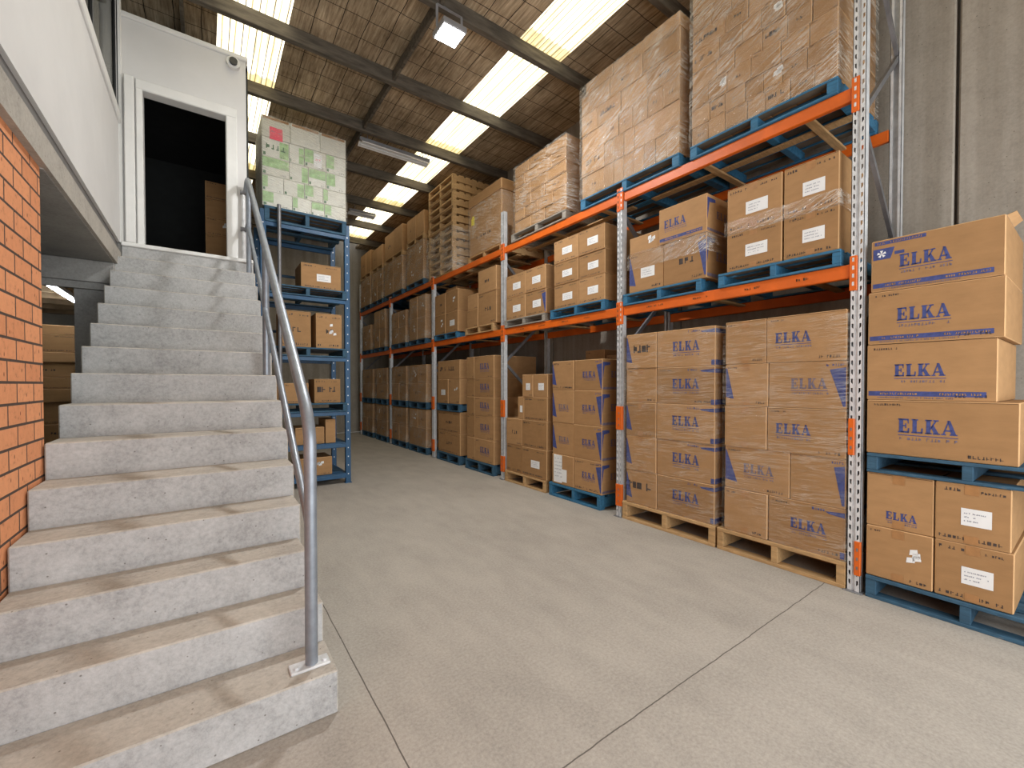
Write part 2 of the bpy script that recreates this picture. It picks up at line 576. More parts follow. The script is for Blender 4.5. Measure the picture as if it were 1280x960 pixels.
carton_count = 0
def carton(w, d, h, style, loc, rz, label, group, rr, body='card', name='cardboard_carton', cat='box', jit=.006):
    """one carton: origin at the middle of the bottom edge of its printed front face (local -y)"""
    global carton_count
    carton_count += 1
    big = w > .34
    mb = MB()
    c = .006 if big else .0045
    mb.cbox(-w / 2, w / 2, 0, d, 0, h, body, c, 'card_edge' if body == 'card' else body)
    near = side_face(w)
    o_tape = o_label = None
    st = style
    if 'S' in st:      # flap seam across top and centre of front
        F(mb, rect(-w / 2 + .01, w / 2 - .01, h * .985 - .004, h * .985), 'seam', .0008)
    if 'E' in st:      # big blue lettering
        lw = min(w * (.40 if 'n' in st else .46), h * 1.5)
        lh = lw / 3.0
        u0 = (-.21 * w if 'r' in st else -lw / 2 + .04 * w)
        v0 = h * .42
        if 'l' in st:
            u0 = -w * .38
        if 'n' in st:
            u0 = -w * .26
        if 'b' in st:
            v0 = h * .17
            u0 = -lw * .42
        logo(mb, u0, v0, lw, lh, 'faint_ink' if 'f' in st else 'blue_ink', face=F)
        F(mb, rect(u0, u0 + lw * 1.02, v0 - lh * .20, v0 - lh * .15), 'blue_ink')
        scrawl(mb, u0 + .01, v0 - lh * .52, lw * .96, lh * .20, 'faint_ink', rr)
    if 'B' in st:      # blue band at the foot, small print
        F(mb, rect(-w / 2 + .012, w / 2 - .05, h * .07, h * .155), 'blue_ink')
        scrawl(mb, -w * .38, h * .095, w * .3, h * .035, 'card', rr, lambda m, p, k: F(m, p, k, .002))
        scrawl(mb, w * .10, h * .095, w * .3, h * .035, 'card', rr, lambda m, p, k: F(m, p, k, .002))
        scrawl(mb, -w * .40, h * .03, w * .6, h * .025, 'faint_ink', rr)
    if 'H' in st:      # heading block with small emblem and ragged bar
        F(mb, rect(-w / 2 + .02, -w * .05, h * .90, h * .965), 'blue_ink')
        scrawl(mb, -w * .45, h * .915, w * .36, h * .035, 'card', rr, lambda m, p, k: F(m, p, k, .002))
        F(mb, [(-w / 2 + .012, h * .62), (-w / 2 + .012, h * .83), (-w * .5 + w * .20, h * .83), (-w * .5 + w * .165, h * .62)], 'blue_ink')
        F(mb, rect(-w * .30, -w * .22, h * .68, h * .74), 'blue_ink')
        cu, cv = -w * .5 + w * .09, h * .725
        for q in range(5):
            a = q * 2 * PI / 5
            F(mb, [(cu, cv), (cu + .028 * math.cos(a), cv + .028 * math.sin(a)), (cu + .028 * math.cos(a + .7), cv + .028 * math.sin(a + .7))], 'paper', .002)
    if 'W' in st:
        wedge_right(mb, w, h)
        scrawl(mb, w * .26, h * .89, w * .2, h * .05, 'blue_ink', rr)
    if 'V' in st:
        wedge_left(mb, w, h)
    if 'T' in st:      # blue tabs on the top and bottom near corner
        F(mb, [(w * .26, h * .90), (w * .5 - .004, h * .93), (w * .5 - .004, h * .83), (w * .30, h * .86)], 'blue_ink')
        F(mb, rect(w * .44, w * .5 - .004, h * .02, h * .15), 'blue_ink')
        scrawl(mb, w * .06, h * .89, w * .18, h * .05, 'blue_ink', rr)
        near(mb, rect(.004, d * .6, h * .83, h * .93), 'blue_ink')
        near(mb, rect(.004, d * .6, h * .02, h * .15), 'blue_ink')
    if 'N' in st:      # lettering on the near end as well
        logo(mb, d * .30, h * .42, min(d * .5, h * 1.1), h * .20, 'faint_ink', face=near)
        near(mb, [(.004, h * .90), (d * .26, h * .90), (d * .26, h * .82), (d * .07, h * .78), (.004, h * .30)], 'blue_ink')
        near(mb, rect(.004, d * .9, h * .04, h * .11), 'faint_ink')
    if 'p' in st:      # rows of small print
        scrawl(mb, -w * .44, h * .87, w * .30, h * .055, 'black_ink', rr)
        scrawl(mb, w * .12, h * .87, w * .28, h * .04, 'black_ink', rr)
        scrawl(mb, -w * .44, h * .06, w * .8, h * .055, 'black_ink', rr)
    if 'q' in st:      # a little corner print
        scrawl(mb, w * .18, h * .06, w * .24, h * .05, 'black_ink', rr)
        scrawl(mb, -w * .44, h * .90, w * .2, h * .035, 'black_ink', rr)
    if 'm' in st:      # marker scrawl
        scrawl(mb, -w * .40, h * .45, w * .65, h * .22, 'black_ink', rr, gap=.1)
    if 'x' in st:      # mark in the middle
        scrawl(mb, -w * .12, h * .42, w * .26, h * .13, 'black_ink', rr)
    if 'g' in st:      # pale green print on white cartons
        q0 = rr.random()
        if q0 < .55:
            F(mb, rect(-w / 2 + .006, -w / 2 + w * rr.uniform(.2, .5), h * .26, h * .97), 'green_ink')
        elif q0 < .8:
            F(mb, rect(-w / 2 + .006, w / 2 - .006, h * .45, h * .97), 'green_ink')
        else:
            F(mb, rect(w * .15, w / 2 - .006, h * .05, h * .9), 'green_ink')
        F(mb, rect(-w * .46, -w * .36, h * .06, h * .22), 'green_dark')
        scrawl(mb, w * .15, h * .08, w * .22, h * .06, 'black_ink', rr)
    if 'O' in st:
        F(mb, rect(-w / 2 + .02, w / 2 - .02, h * .86, h * .98), 'card')
    if 'G' in st:
        scrawl(mb, -w * .35, h * .42, w * .75, h * .26, 'green_dark', rr, lambda m, p, k: F(m, p, k, .002))
    j = rr.uniform(-jit, jit)
    me_o = mb.build(name, loc=(loc[0] + (j if rz else 0), loc[1] + (0 if rz else j), loc[2]), rz=rz + rr.uniform(-.006, .006) * (1 if w < .5 else .4))
    tag(me_o, label, cat, group)
    if 'P' in st:      # brown tape tabs top and bottom
        for v0, v1 in ((h * .83, h - .004), (.006, h * .15)):
            tp = MB()
            F(tp, rect(-.035, .035, v0, v1), 'tape', .0016)
            tp.build('packing_tape', me_o)
    if 'A' in st:      # white address sheet
        lb = MB()
        lw, lh = min(.22, w * .40), min(.12, h * .30)
        cu, cv = w * .06, h * .46
        F(lb, rect(cu - lw / 2, cu + lw / 2, cv - lh / 2, cv + lh / 2), 'paper', .002)
        if big or w > .25:
            for i in range(3):
                ww = lw * rr.uniform(.4, .75)
                scrawl(lb, cu - lw * .40, cv + lh * (.18 - .22 * i), ww, lh * .07, 'paper_ink', rr, lambda m, p, k: F(m, p, k, .0028))
        lo = lb.build('address_label', me_o)
        lo['label'] = 'white address label'
    if 'D' in st:      # two torn white sheets
        lb = MB()
        F(lb, rect(-w * .42, -w * .02, h * .05, h * .98), 'paper', .002)
        F(lb, rect(-w * .02, w * .20, h * .10, h * .52), 'paper', .0024)
        for i in range(6):
            scrawl(lb, -w * .36, h * (.84 - .12 * i), w * .3, h * .035, 'paper_ink', rr, lambda m, p, k: F(m, p, k, .0028))
        lo = lb.build('delivery_note', me_o)
        lo['label'] = 'white delivery note'
    if 'R' in st:      # reflective scraps of clear tape
        lb = MB()
        for i in range(4):
            u, v = rr.uniform(0, .25) * w, h * rr.uniform(.35, .65)
            F(lb, [(u, v), (u + .05, v + .01), (u + .045, v + .05), (u + .004, v + .04)], 'paper', .002)
        lo = lb.build('torn_tape', me_o)
        lo['label'] = 'torn scraps of white tape'
    return me_o

# ------------------------------------------------------------------ pallets
pal_master = {}
def pallet(w, d, h, kind, loc, rz, label, group='pallets', w_ref=1.2):
    cname = {'bluewood': 'blue', 'darkblue': 'dark blue', 'wood': 'pine', 'greywood': 'grey'}[kind]
    key = kind
    if key not in pal_master:
        W, D, H = 1.2, 1.1, .15
        root = thing('pallet', label, 'pallet', (0, 0, 0), 0, group)
        t = MB()
        nb = 7
        for i in range(nb):
            y = i * (D - .095) / (nb - 1)
            t.cbox(-W / 2, W / 2, y, y + (.120 if 0 < i < nb - 1 else .095), H - .024, H, kind, .003)
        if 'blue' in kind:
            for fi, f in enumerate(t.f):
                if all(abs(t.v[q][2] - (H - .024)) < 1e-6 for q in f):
                    t.m[fi] = t.mi('deckshade')
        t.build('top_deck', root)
        for i, x in enumerate((-W / 2, -.03, W / 2 - .07)):
            s_ = MB()
            ww = .06 if i == 1 else .07
            s_.cbox(x, x + ww, .004, D - .004, .022, H - .024, kind, .003)
            s_.build('stringer', root)
        b = MB()
        for y in (0, (D - .1) / 2, D - .1):
            b.cbox(-W / 2, W / 2, y, y + .1, 0, .022, kind, .003)
        b.build('bottom_deck', root)
        pal_master[key] = root
        r = root
    else:
        src = pal_master[key]
        r = src.copy()
        COL.objects.link(r)
        for ch in list(src.children):
            c = ch.copy()
            COL.objects.link(c)
            c.parent = r
        tag(r, label, 'pallet', group)
    r.location = loc
    r.rotation_euler.z = rz
    r.scale = (w / 1.2, d / 1.1, h / .15)
    return r

ORD = ['bottom', 'second', 'third', 'fourth', 'fifth', 'sixth', 'seventh', 'eighth', 'ninth', 'tenth']
def layer_word(i, n):
    if n == 1: return ''
    if i == n - 1: return 'top layer'
    return ORD[i] + ' layer'
def col_word(j, n):
    # columns counted from the far end
    if n == 1: return ''
    if n == 2: return ('far column', 'near column')[j]
    k = n - 1 - j
    if k == 0: return 'nearest end'
    if j == 0: return 'far end'
    return ['', 'second', 'third', 'fourth', 'fifth', 'sixth', 'seventh', 'eighth', 'ninth', 'tenth', 'eleventh', 'twelfth'][k] + ' from near end'

def look(style, body):
    if 'H' in style: return 'blue-banded carton with emblem'
    if 'B' in style: return 'blue-banded carton'
    if 'E' in style: return 'blue-lettered carton'
    if 'A' in style: return 'white-labelled carton'
    if 'D' in style: return 'torn-paper carton'
    if 'W' in style or 'V' in style: return 'blue-flashed carton'
    if 'R' in style: return 'torn-tape carton'
    if 'm' in style: return 'marker-written carton'
    return 'plain carton'

def rack_load(phrase, yf, yn, z0, rows, d=.6, X=4.305, group=None, gap=.007):
    """rows, bottom to top: (height, [(width fraction, style), ...] from far to near, optional (start, end) fractions)"""
    rr = random.Random(phrase)
    z = z0
    n = len(rows)
    for i, row in enumerate(rows):
        h, cells = row[0], row[1]
        a, b = row[2] if len(row) > 2 else (0, 1)
        ya, yb = yf + (yn - yf) * a, yf + (yn - yf) * b
        tot = sum(c[0] for c in cells)
        y = ya
        for j, (fr, style) in enumerate(cells):
            ww = (ya - yb) * fr / tot
            parts = [look(style, 'card'), layer_word(i, n), col_word(j, len(cells)), phrase]
            lab = ', '.join(p for p in parts if p)
            dx = rr.uniform(0, .012)
            carton(ww - gap, d, h - .003, style, (X + dx, y - ww / 2, z), -PI / 2, lab, group or 'cartons, ' + phrase, rr, jit=.003)
            y -= ww
        z += h
    return z

def wrap_shell(phrase, yf, yn, z0, z1, key, d=1.02, X=4.305, slack=.012, near=True, rz=-PI / 2, x0=None, x1=None, Y=None):
    """thin film pulled round a load: front and both ends, with slack creases"""
    rr = random.Random('w' + phrase)
    w = (yf - yn) if Y is None else (x1 - x0)
    h = z1 - z0
    hw = w / 2 + .012
    path = [(-hw, d), (-hw, d * .5)] + [(-hw + 2 * hw * i / 22, -.014) for i in range(23)] + [(hw, d * .5), (hw, d)]
    mb = MB()
    nz = 16
    grid = []
    for r_ in range(nz + 1):
        row = []
        for c_, (x, y) in enumerate(path):
            jx = rr.uniform(-1, 1) * slack * .3
            row.append((x + (jx if abs(x) >= hw - .001 else 0), y - (rr.uniform(0, slack) if y < 0 else 0), h * r_ / nz))
        grid.append(row)
    nc = len(path)
    mb.v = [p for row in grid for p in row]
    for r_ in range(nz):
        for c_ in range(nc - 1):
            a = r_ * nc + c_
            mb.f.append((a, a + 1, a + nc + 1, a + nc))
            mb.m.append(mb.mi(key))
    o = mb.build('stretch_wrap', smooth=False, loc=(X, (yf + yn) / 2, z0) if Y is None else ((x0 + x1) / 2, Y, z0), rz=rz if Y is None else 0)
    for p in o.data.polygons:
        p.use_smooth = True
    tag(o, 'clear stretch wrap around the ' + phrase, 'plastic wrap', 'stretch wrap on pallet loads')
    return o

# ================================================================== setting
struct('floor', MB().box(-5, 5.6, -4, 15.6, -.12, 0, 'floor'))
# concrete side wall of precast panels, with open joints
for i, (a, b) in enumerate(((-4, .815), (.84, 3.6), (3.62, 6.4), (6.42, 9.2), (9.22, 12), (12.02, 15.6))):
    struct('wall_right' if i == 0 else 'wall_right.%03d' % i, MB().cbox(5.6, 5.78, a, b, 0, 7.0, 'panel', .012))
struct('trim_1', MB().box(5.70, 5.78, .815, .84, 0, 7.0, 'gapgrey'))
for i in range(5):
    struct('wall_back' if i == 0 else 'wall_back.%03d' % i, MB().cbox(-5 + i * 2.12, -5 + i * 2.12 + 2.10, 15.6, 15.75, 0, 7.0, 'panel', .012))
# front wall behind the camera, with the open roller door
fw = MB()
fw.box(-5, -.6, -2.3, -2.15, 0, 7, 'panel').box(4.9, 5.6, -2.3, -2.15, 0, 7, 'panel').box(-.6, 4.9, -2.3, -2.15, 4.3, 7, 'panel')
struct('wall_front', fw)
# left wall of the deep bay (behind the stores)
struct('wall_left', MB().box(-5.15, -5, -4, 15.6, 0, 7, 'panel'))

# roof: lining boards with the two skylight strips left open
SL = ((.17, .95), (3.60, 4.36))
rf = MB()
for a, b in ((-5, .17), (.95, 3.60), (4.36, 5.78)):
    rf.box(a, b, -4.15, 15.75, 6.52, 6.58, 'roof')
struct('ceiling', rf)
for i, (a, b) in enumerate(SL):
    mb = MB()
    pr = []
    x = a - .03
    while x < b + .03:           # trapezoid corrugation
        pr += [(x, 6.53), (x + .055, 6.53), (x + .075, 6.556), (x + .130, 6.556)]
        x += .152
    ys = [-4.1 + k * 1.6 for k in range(13)]
    for k in range(len(ys) - 1):
        for p, q in zip(pr, pr[1:]):
            mb.poly([(p[0], ys[k], p[1]), (p[0], ys[k + 1], p[1]), (q[0], ys[k + 1], q[1]), (q[0], ys[k], q[1])], 'skylight')
    struct('window_%d' % (i + 1), mb)
PUR = [-3.2, -1.6, 0, 1.6, 3.2, 4.815, 6.44, 7.965, 9.58, 11.25, 12.85, 14.4]
for i, y in enumerate(PUR):
    struct('ceiling_beam' if i == 0 else 'ceiling_beam.%03d' % i, MB().cbox(-5, 5.6, y, y + .09, 6.33, 6.52, 'purlin', .006))
for k, x in enumerate((-.2, 2.39)):
    for i in range(len(PUR) - 1):
        n_ = k * 20 + i
        struct('bridging_beam' if n_ == 0 else 'bridging_beam.%03d' % n_, MB().box(x - .02, x + .02, PUR[i] + .09, PUR[i + 1], 6.36, 6.50, 'purlin'))

# ---- mezzanine block on the left
XB = -.815
struct('wall_brick', MB().box(XB - .23, XB, -4, 3.83, 0, 3.03, 'brick'))
struct('floor_upper', MB().box(-5, -.775, -4, 6.62, 3.03, 3.21, 'fascia').box(-5, -.81, -4, 6.66, 3.21, 3.335, 'gapgrey').box(-5, .50, 6.66, 11, 3.15, 3.33, 'soffit'))  # middle strip: shade of the recessed gap put into its grey
so = MB()
so.box(-5, -.80, 3.83, 6.3, 3.022, 3.03, 'soffit')
struct('ceiling_lower', so)
# upstairs wall with the strip window
wx0, wx1 = -.93, -.785
W0, W1, WZ0, WZ1 = .6, 6.63, 4.90, 6.3
ow = MB()
ow.box(wx0, wx1, -4, 6.74, 3.335, 4.80, 'whitepaint')
ow.box(wx0, wx1, -4, W0, 4.80, 6.52, 'whitepaint').box(wx0, wx1, W1 + .03, 6.74, 4.80, 6.52, 'whitepaint').box(wx0, wx1, W0, W1 + .03, WZ1, 6.52, 'whitepaint')
struct('wall_office', ow)
struct('trim_2', MB().cbox(-.80, -.765, W0 - .1, W1 + .06, 4.70, 4.82, 'trimwhite', .008))
wf = MB()
wf.box(-.83, -.80, W0, W1 + .03, 4.80, 4.90, 'blackframe').box(-.83, -.80, W1, W1 + .03, 4.90, WZ1, 'blackframe').box(-.83, -.80, W0, W1, WZ1 - .05, WZ1, 'blackframe')
for y in (1.9, 3.6, 5.42):
    wf.box(-.83, -.80, y - .03, y + .03, 4.90, WZ1, 'blackframe')
fr = struct('window_3', wf)
gl = MB().box(-.818, -.814, W0, W1, 4.90, WZ1 - .05, 'glass').build('window_glass', fr)
gl['kind'] = 'structure'
struct('trim_3', MB().cbox(-.80, -.755, 6.66, 6.73, 3.335, 6.5, 'trimwhite', .006))
struct('wall_inner', MB().box(-2.9, -2.8, -4, 6.7, 3.335, 6.5, 'interior').box(-2.8, -.93, 6.62, 6.7, 3.335, 6.5, 'interior'))
# wall with the doorway at the head of the stairs
D0, D1, DZ = -.585, .255, 5.18
YD = 6.70
dw = MB()
dw.box(-.785, D0, YD, YD + .12, 3.335, 5.98, 'whitepaint').box(D1, .47, YD, YD + .12, 3.335, 5.98, 'whitepaint').box(D0, D1, YD, YD + .12, DZ, 5.98, 'whitepaint')
struct('wall_doorway', dw)
struct('trim_4', MB().cbox(-.785, .49, YD - .03, YD + .15, 5.96, 6.02, 'trimwhite', .01))
df = MB()
df.cbox(D0 - .055, D0 + .012, YD - .03, YD + .14, 3.335, DZ + .07, 'trimwhite', .01)
df.cbox(D1 - .012, D1 + .11, YD - .03, YD + .14, 3.335, DZ + .07, 'trimwhite', .01)
df.cbox(D0 - .055, D1 + .11, YD - .035, YD + .14, DZ - .012, DZ + .11, 'trimwhite', .01)
struct('door_1', df)
struct('trim_5', MB().cbox(-.775, .53, 6.615, 6.70, 3.30, 3.347, 'trimwhite', .008))
# open door leaf folded back beside the frame
struct('door_2', MB().cbox(-.735, -.645, YD - .075, YD - .035, 3.35, 5.28, 'trimwhite', .008))
dk = MB()
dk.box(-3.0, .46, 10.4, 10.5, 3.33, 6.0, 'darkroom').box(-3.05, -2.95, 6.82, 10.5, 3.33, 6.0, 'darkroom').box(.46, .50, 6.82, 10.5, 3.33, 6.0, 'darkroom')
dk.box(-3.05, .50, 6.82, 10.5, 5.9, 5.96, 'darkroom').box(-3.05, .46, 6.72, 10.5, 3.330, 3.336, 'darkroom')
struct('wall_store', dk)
# cross wall and downstand beam under the mezzanine
cw = MB()
cw.box(-5, -1.135, 6.42, 6.62, 2.79, 3.02, 'soffit').box(-1.125, -.812, 6.40, 6.62, 0, 2.79, 'soffit').box(-5, -2.2, 6.40, 6.62, 0, 2.79, 'soffit')
struct('wall_understairs', cw)
struct('beam_understairs', MB().cbox(-5, -.795, 6.30, 6.42, 2.79, 3.02, 'soffit', .006))
struct('trim_6', MB().box(-5, -.795, 6.34, 6.40, 2.72, 2.79, 'soffit'))
struct('wall_backstore', MB().box(-3.2, .0, 11.0, 11.1, 0, 3.15, 'interior').box(-3.3, -3.2, 6.68, 11.1, 0, 3.15, 'interior').box(0, .1, 6.68, 11.1, 0, 3.15, 'interior'))
for i in range(7):
    struct('ceiling_joist' if i == 0 else 'ceiling_joist.%03d' % i, MB().box(-3.2, 0, 7.0 + i * .6, 7.06 + i * .6, 2.93, 3.14, 'timber'))

# ================================================================== staircase
r_ = .223
NY = [2.30, 2.62, 2.89, 3.16, 3.46, 3.78, 4.10, 4.43, 4.77, 5.10, 5.43, 5.76, 6.08, 6.38, 6.63]
XRt = [.545, .54, .50, .512, .52, .528, .53, .53, .53, .53, .53, .53, .53, .53, .53]
st = thing('concrete_staircase', 'bare concrete staircase rising beside the brick wall to the doorway', 'stairs', (0, NY[0], 0))
for k in range(14):
    mb = MB()
    z1 = r_ * (k + 1)
    y1 = NY[k + 1]
    x1 = XRt[k]
    zb = 0
    mb.cbox(-.805, x1, NY[k] - NY[0], 6.655 - NY[0] if k == 13 else y1 - NY[0] + .002, zb, z1, 'riser', .007, 'tread')
    # top faces carry the dust
    for fi, f in enumerate(mb.f):
        if all(abs(mb.v[q][2] - z1) < 1e-6 for q in f):
            mb.m[fi] = mb.mi('tread')
    mb.build('step', st)
mb = MB()
mb.cbox(-.77, .53, 6.632 - NY[0], 6.66 - NY[0], r_ * 14 + .001, 3.30, 'riser', .003)
mb.build('top_riser', st)

# ================================================================== handrail
hr = thing('handrail', 'grey steel pipe handrail bolted to the open edge of the concrete stairs', 'handrail', (.44, 2.42, r_))
def hp(x, y, z): return (x - .44, y - 2.42, z - r_)
def arc(p0, p1, p2, n=8):
    p0, p1, p2 = Vector(p0), Vector(p1), Vector(p2)
    return [tuple((1 - t) ** 2 * p0 + 2 * t * (1 - t) * p1 + t * t * p2) for t in (i / n for i in range(n + 1))]
s1 = (4.42 - 1.50) / (6.62 - 2.42)
pts = [hp(.44, 2.42, r_ + .01), hp(.44, 2.42, 1.36)] + arc(hp(.44, 2.42, 1.36), hp(.44, 2.42, 1.50), hp(.442, 2.60, 1.50 + .18 * s1)) + [hp(.47, 6.45, 1.50 + 4.03 * s1)] + arc(hp(.47, 6.45, 1.50 + 4.03 * s1), hp(.47, 6.64, 4.44), hp(.455, 6.64, 4.22))
mb = MB().tube(pts, .031, 'rail', 24)
mb.build('top_rail', hr, smooth=True)
pts = [hp(.445, 2.47, .93), hp(.447, 2.60, .93 + .13 * s1), hp(.47, 6.45, .93 + 3.98 * s1), hp(.468, 6.58, .93 + 4.12 * s1), hp(.455, 6.63, 3.74)]
MB().tube(pts, .022, 'rail', 18).build('mid_rail', hr, smooth=True)
for (x, y, k) in ((.465, 4.60, 7), (.47, 6.47, 14)):
    zt = 1.50 + (y - 2.42) * s1 - .02
    MB().tube([hp(x, y, r_ * k), hp(x, y, zt)], .029, 'rail', 18).build('post', hr, smooth=True)
    mb = MB().cbox(x - .44 - .075, x - .44 + .045, y - 2.42 - .035, y - 2.42 + .035, r_ * k - r_, r_ * k - r_ + .008, 'rail', .003)
    mb.build('base_plate', hr)
mb = MB().cbox(-.105, .085, -.045, .045, 0, .014, 'galv', .004)
mb.build('base_plate', hr)
for x in (-.075, .06):
    MB().tube([(x, -.012, .012), (x, -.012, .024)], .012, 'galv', 10).build('bolt', hr, smooth=True)
MB().tube([hp(.425, 6.66, 3.35), hp(.425, 6.66, 4.28)], .022, 'galv', 16).build('end_post', hr, smooth=True)
for z in (3.74, 4.22):
    MB().tube([hp(.39, 6.655, z), hp(.47, 6.65, z)], .03, 'galv_dark', 14).build('clamp', hr, smooth=True)

# ================================================================== orange pallet racking
PY = [1.19, 3.634, 6.283, 9.159, 11.99, 14.88]
PZ = [7.0, 4.16, 4.76, 4.20, 4.20, 5.10]
XF = 4.30
rk = thing('pallet_rack', 'long orange and galvanised pallet racking along the concrete wall', 'rack', (XF, PY[0], 0))
def rp(x, y, z): return (x - XF, y - PY[0], z)
SLOTS = {}
def upright(h, slots=True):
    """front column: face towards the aisle (-x), width along y, two rows of slots"""
    w = .088
    mb = MB()
    th = .004
    pit, sl, sw = .075, .036, .013
    ed = [-w / 2, -w / 2 + .012, -w / 2 + .012 + sw, -.008, .008, w / 2 - .012 - sw, w / 2 - .012, w / 2]
    if slots:
        for a, b, x in ((ed[0], ed[1], 0), (ed[2], ed[3], 0), (ed[4], ed[5], 0), (ed[6], ed[7], 0), (ed[3], ed[4], .012)):
            mb.box(x, x + th, a, b, 0, h, 'galv')
        for y in (ed[3], ed[4]):
            mb.box(0, .014, y - .0015, y + .0015, 0, h, 'galv')
        z = .06
        zs = 0
        while z < h:
            for a, b, sg in ((ed[1], ed[2], 1), (ed[5], ed[6], -1)):
                sk = .008 * sg
                mb.poly([(0, a, zs), (0, a, z + sk), (0, b, z - sk), (0, b, zs if zs == 0 else zs - 2 * sk * 0)], 'galv')
                mb.box(.0005, th, a, b, zs, z - .008, 'galv')
            zs = z + sl
            z += pit
    else:
        mb.box(0, th, -w / 2, w / 2, 0, h, 'galv')
    mb.box(0, .075, -w / 2, -w / 2 + th, 0, h, 'galv')
    mb.box(0, .075, w / 2 - th, w / 2, 0, h, 'galv')
    mb.box(.075, .079, -w / 2, -w / 2 + .022, 0, h, 'galv').box(.075, .079, w / 2 - .022, w / 2, 0, h, 'galv')
    return mb
for i, y in enumerate(PY):
    h = PZ[i]
    up = upright(h).build('upright', rk, loc=rp(XF, y, 0))
    mb = MB().cbox(-.03, .10, -.065, .065, 0, .008, 'galv_dark', .003)
    mb.build('foot_plate', up)
    re = MB()
    re.box(.0, .075, -.044, -.040, 0, h, 'galv').box(0, .075, .040, .044, 0, h, 'galv').box(.071, .075, -.044, .044, 0, h, 'galv').box(0, .004, -.044, -.02, 0, h, 'galv').box(0, .004, .02, .044, 0, h, 'galv')
    re.build('rear_upright', rk, loc=rp(5.31, y, 0))
    z, k = .3, 0
    while z + .9 < h:
        a, b = (4.36, 5.33) if k % 2 == 0 else (5.33, 4.36)
        MB().bar(rp(a, y, z), rp(b, y, z + .88), .03, .045, 'galv_dark').build('brace', rk)
        z += .9
        k += 1
    if 1 <= i <= 5 or i == 0:
        for z0, z1 in ((.14, .42), (1.12, 1.42)):
            if i == 0:
                yy = (-.046, -.004) if z0 < 1 else (.004, .046)
            else:
                yy = (-.05, .05)
            mb = MB().cbox(-.008, .03, yy[0], yy[1], z0, z1, 'orange', .004)
            for q in range(3):
                mb.box(-.0092, -.008, (yy[0] + yy[1]) / 2 - .006, (yy[0] + yy[1]) / 2 + .006, z0 + .05 + q * .075, z0 + .075 + q * .075, 'galv_dark')
            mb.build('upright_clip', rk, loc=rp(XF, y, 0))
rr = random.Random(5)
for lvl, (zb, zt) in enumerate(((2.575, 2.688), (4.02, 4.13))):
    for i in range(5):
        ya, yb = PY[i] + .05, PY[i + 1] - .05
        for side, x in enumerate((4.315, 5.31)):
            mb = MB()
            mb.cbox(0, .05, 0, yb - ya, zb, zt, 'orange', .006)
            if side == 0:
                if i < 2 and lvl == 0:
                    def bf(m, p, k):
                        p = order(list(p))
                        m.poly([(-.003, (yb - ya) - u, v) for u, v in p], k)
                    for u, w in ((.35, .22), (.95, .16), (1.5, .13), (1.95, .1)):
                        scrawl(mb, u, zb + .045, w, .022, 'seam', rr, bf)
            bo = mb.build('beam', rk, loc=rp(x, ya, 0))
            for e in (0, 1):
                cb_ = MB()
                y0, y1 = ((-.052, .0) if e == 0 else (yb - ya, yb - ya + .052))
                zlo, zhi = (zb - (.12 if i else .20 * 0 + .11), zt + .06)
                cb_.cbox(-.022, .005, min(y0, y1), max(y0, y1), zlo, zhi, 'orange', .004)
                for q in range(4):
                    cb_.box(-.0232, -.022, (y0 + y1) / 2 - .007, (y0 + y1) / 2 + .007, zlo + .04 + q * .065, zlo + .072 + q * .065, 'galv' if side == 0 and i == 0 else 'seam')
                if side == 0:
                    cb_.build('beam_connector', bo)
        # timber rails lying across the beams under the pallets
        if i < 4:
            for f in (.14, .56):
                y = ya + (yb - ya) * f
                MB().cbox(4.366, 5.309, 0, .075, zt - .045, zt - .022, 'wood', .003).build('cross_bearer', rk, loc=(-XF, y - PY[0], 0))
            for x in (4.74,):
                MB().cbox(x, x + .095, ya + .1, yb - .1, zt - .0215, zt - .001, 'wood', .002).build('support_board', rk, loc=(-XF, -PY[0], 0))

# ================================================================== loads on the rack
def P(yf, yn, z, h, kind, phrase, d=1.1, X=4.292):
    word = {'bluewood': 'blue', 'darkblue': 'dark blue', 'wood': 'pine', 'greywood': 'grey'}[kind]
    return pallet(yf - yn, d, h, kind, (X, (yf + yn) / 2, z), -PI / 2, word + ' wooden pallet under the ' + phrase)

# --- near stack outside the rack, beside the first upright
ph = 'stack beside the first upright'
pallet(1.11, 1.2, .175, 'darkblue', (4.292, .555, 0), -PI / 2, 'dark blue pallet on the floor under the stack beside the first upright')
pallet(1.11, 1.2, .15, 'darkblue', (4.292, .555, 1.005), -PI / 2, 'dark blue pallet between upper and lower boxes of the stack beside the first upright')
rr = random.Random(3)
g = 'cartons stacked beside the first upright'
YN = 1.11
for (ya, yb, z, h, style, lab) in (
    (1.11, .722, .18, .40, 'RPq', 'plain carton with torn white tape at the bottom of the stack beside the first upright'),
    (.714, .335, .18, .40, 'AP' + 'p', 'white-labelled carton at the bottom of the stack beside the first upright'),
    (1.11, .722, .583, .418, 'EbPS', 'blue-lettered carton directly above the torn-tape carton beside the first upright'),
    (.714, .350, .583, .418, 'APp', 'white-labelled carton just under the upper pallet beside the first upright')):
    carton(ya - yb, 1.05, h, style, (4.305, (ya + yb) / 2, z), -PI / 2, lab, g, rr, jit=.003)
for (ya, yb, z, h, style, lab, dx) in (
    (1.116, .323, 1.158, .42, 'nEqS', 'long blue-lettered carton standing on the upper pallet beside the first upright', 0),
    (1.121, .424, 1.580, .432, 'nEBq', 'blue-banded carton second up above the upper pallet beside the first upright', .01),
    (1.115, .393, 2.016, .408, 'nEBq', 'blue-banded carton second from top of the stack beside the first upright', 0),
    (1.101, .398, 2.428, .40, 'nEBH', 'topmost carton with blue emblem beside the first upright', 0)):
    carton(ya - yb, .98, h, style, (4.305 + dx, (ya + yb) / 2, z), -PI / 2, lab, g, rr, jit=.003)

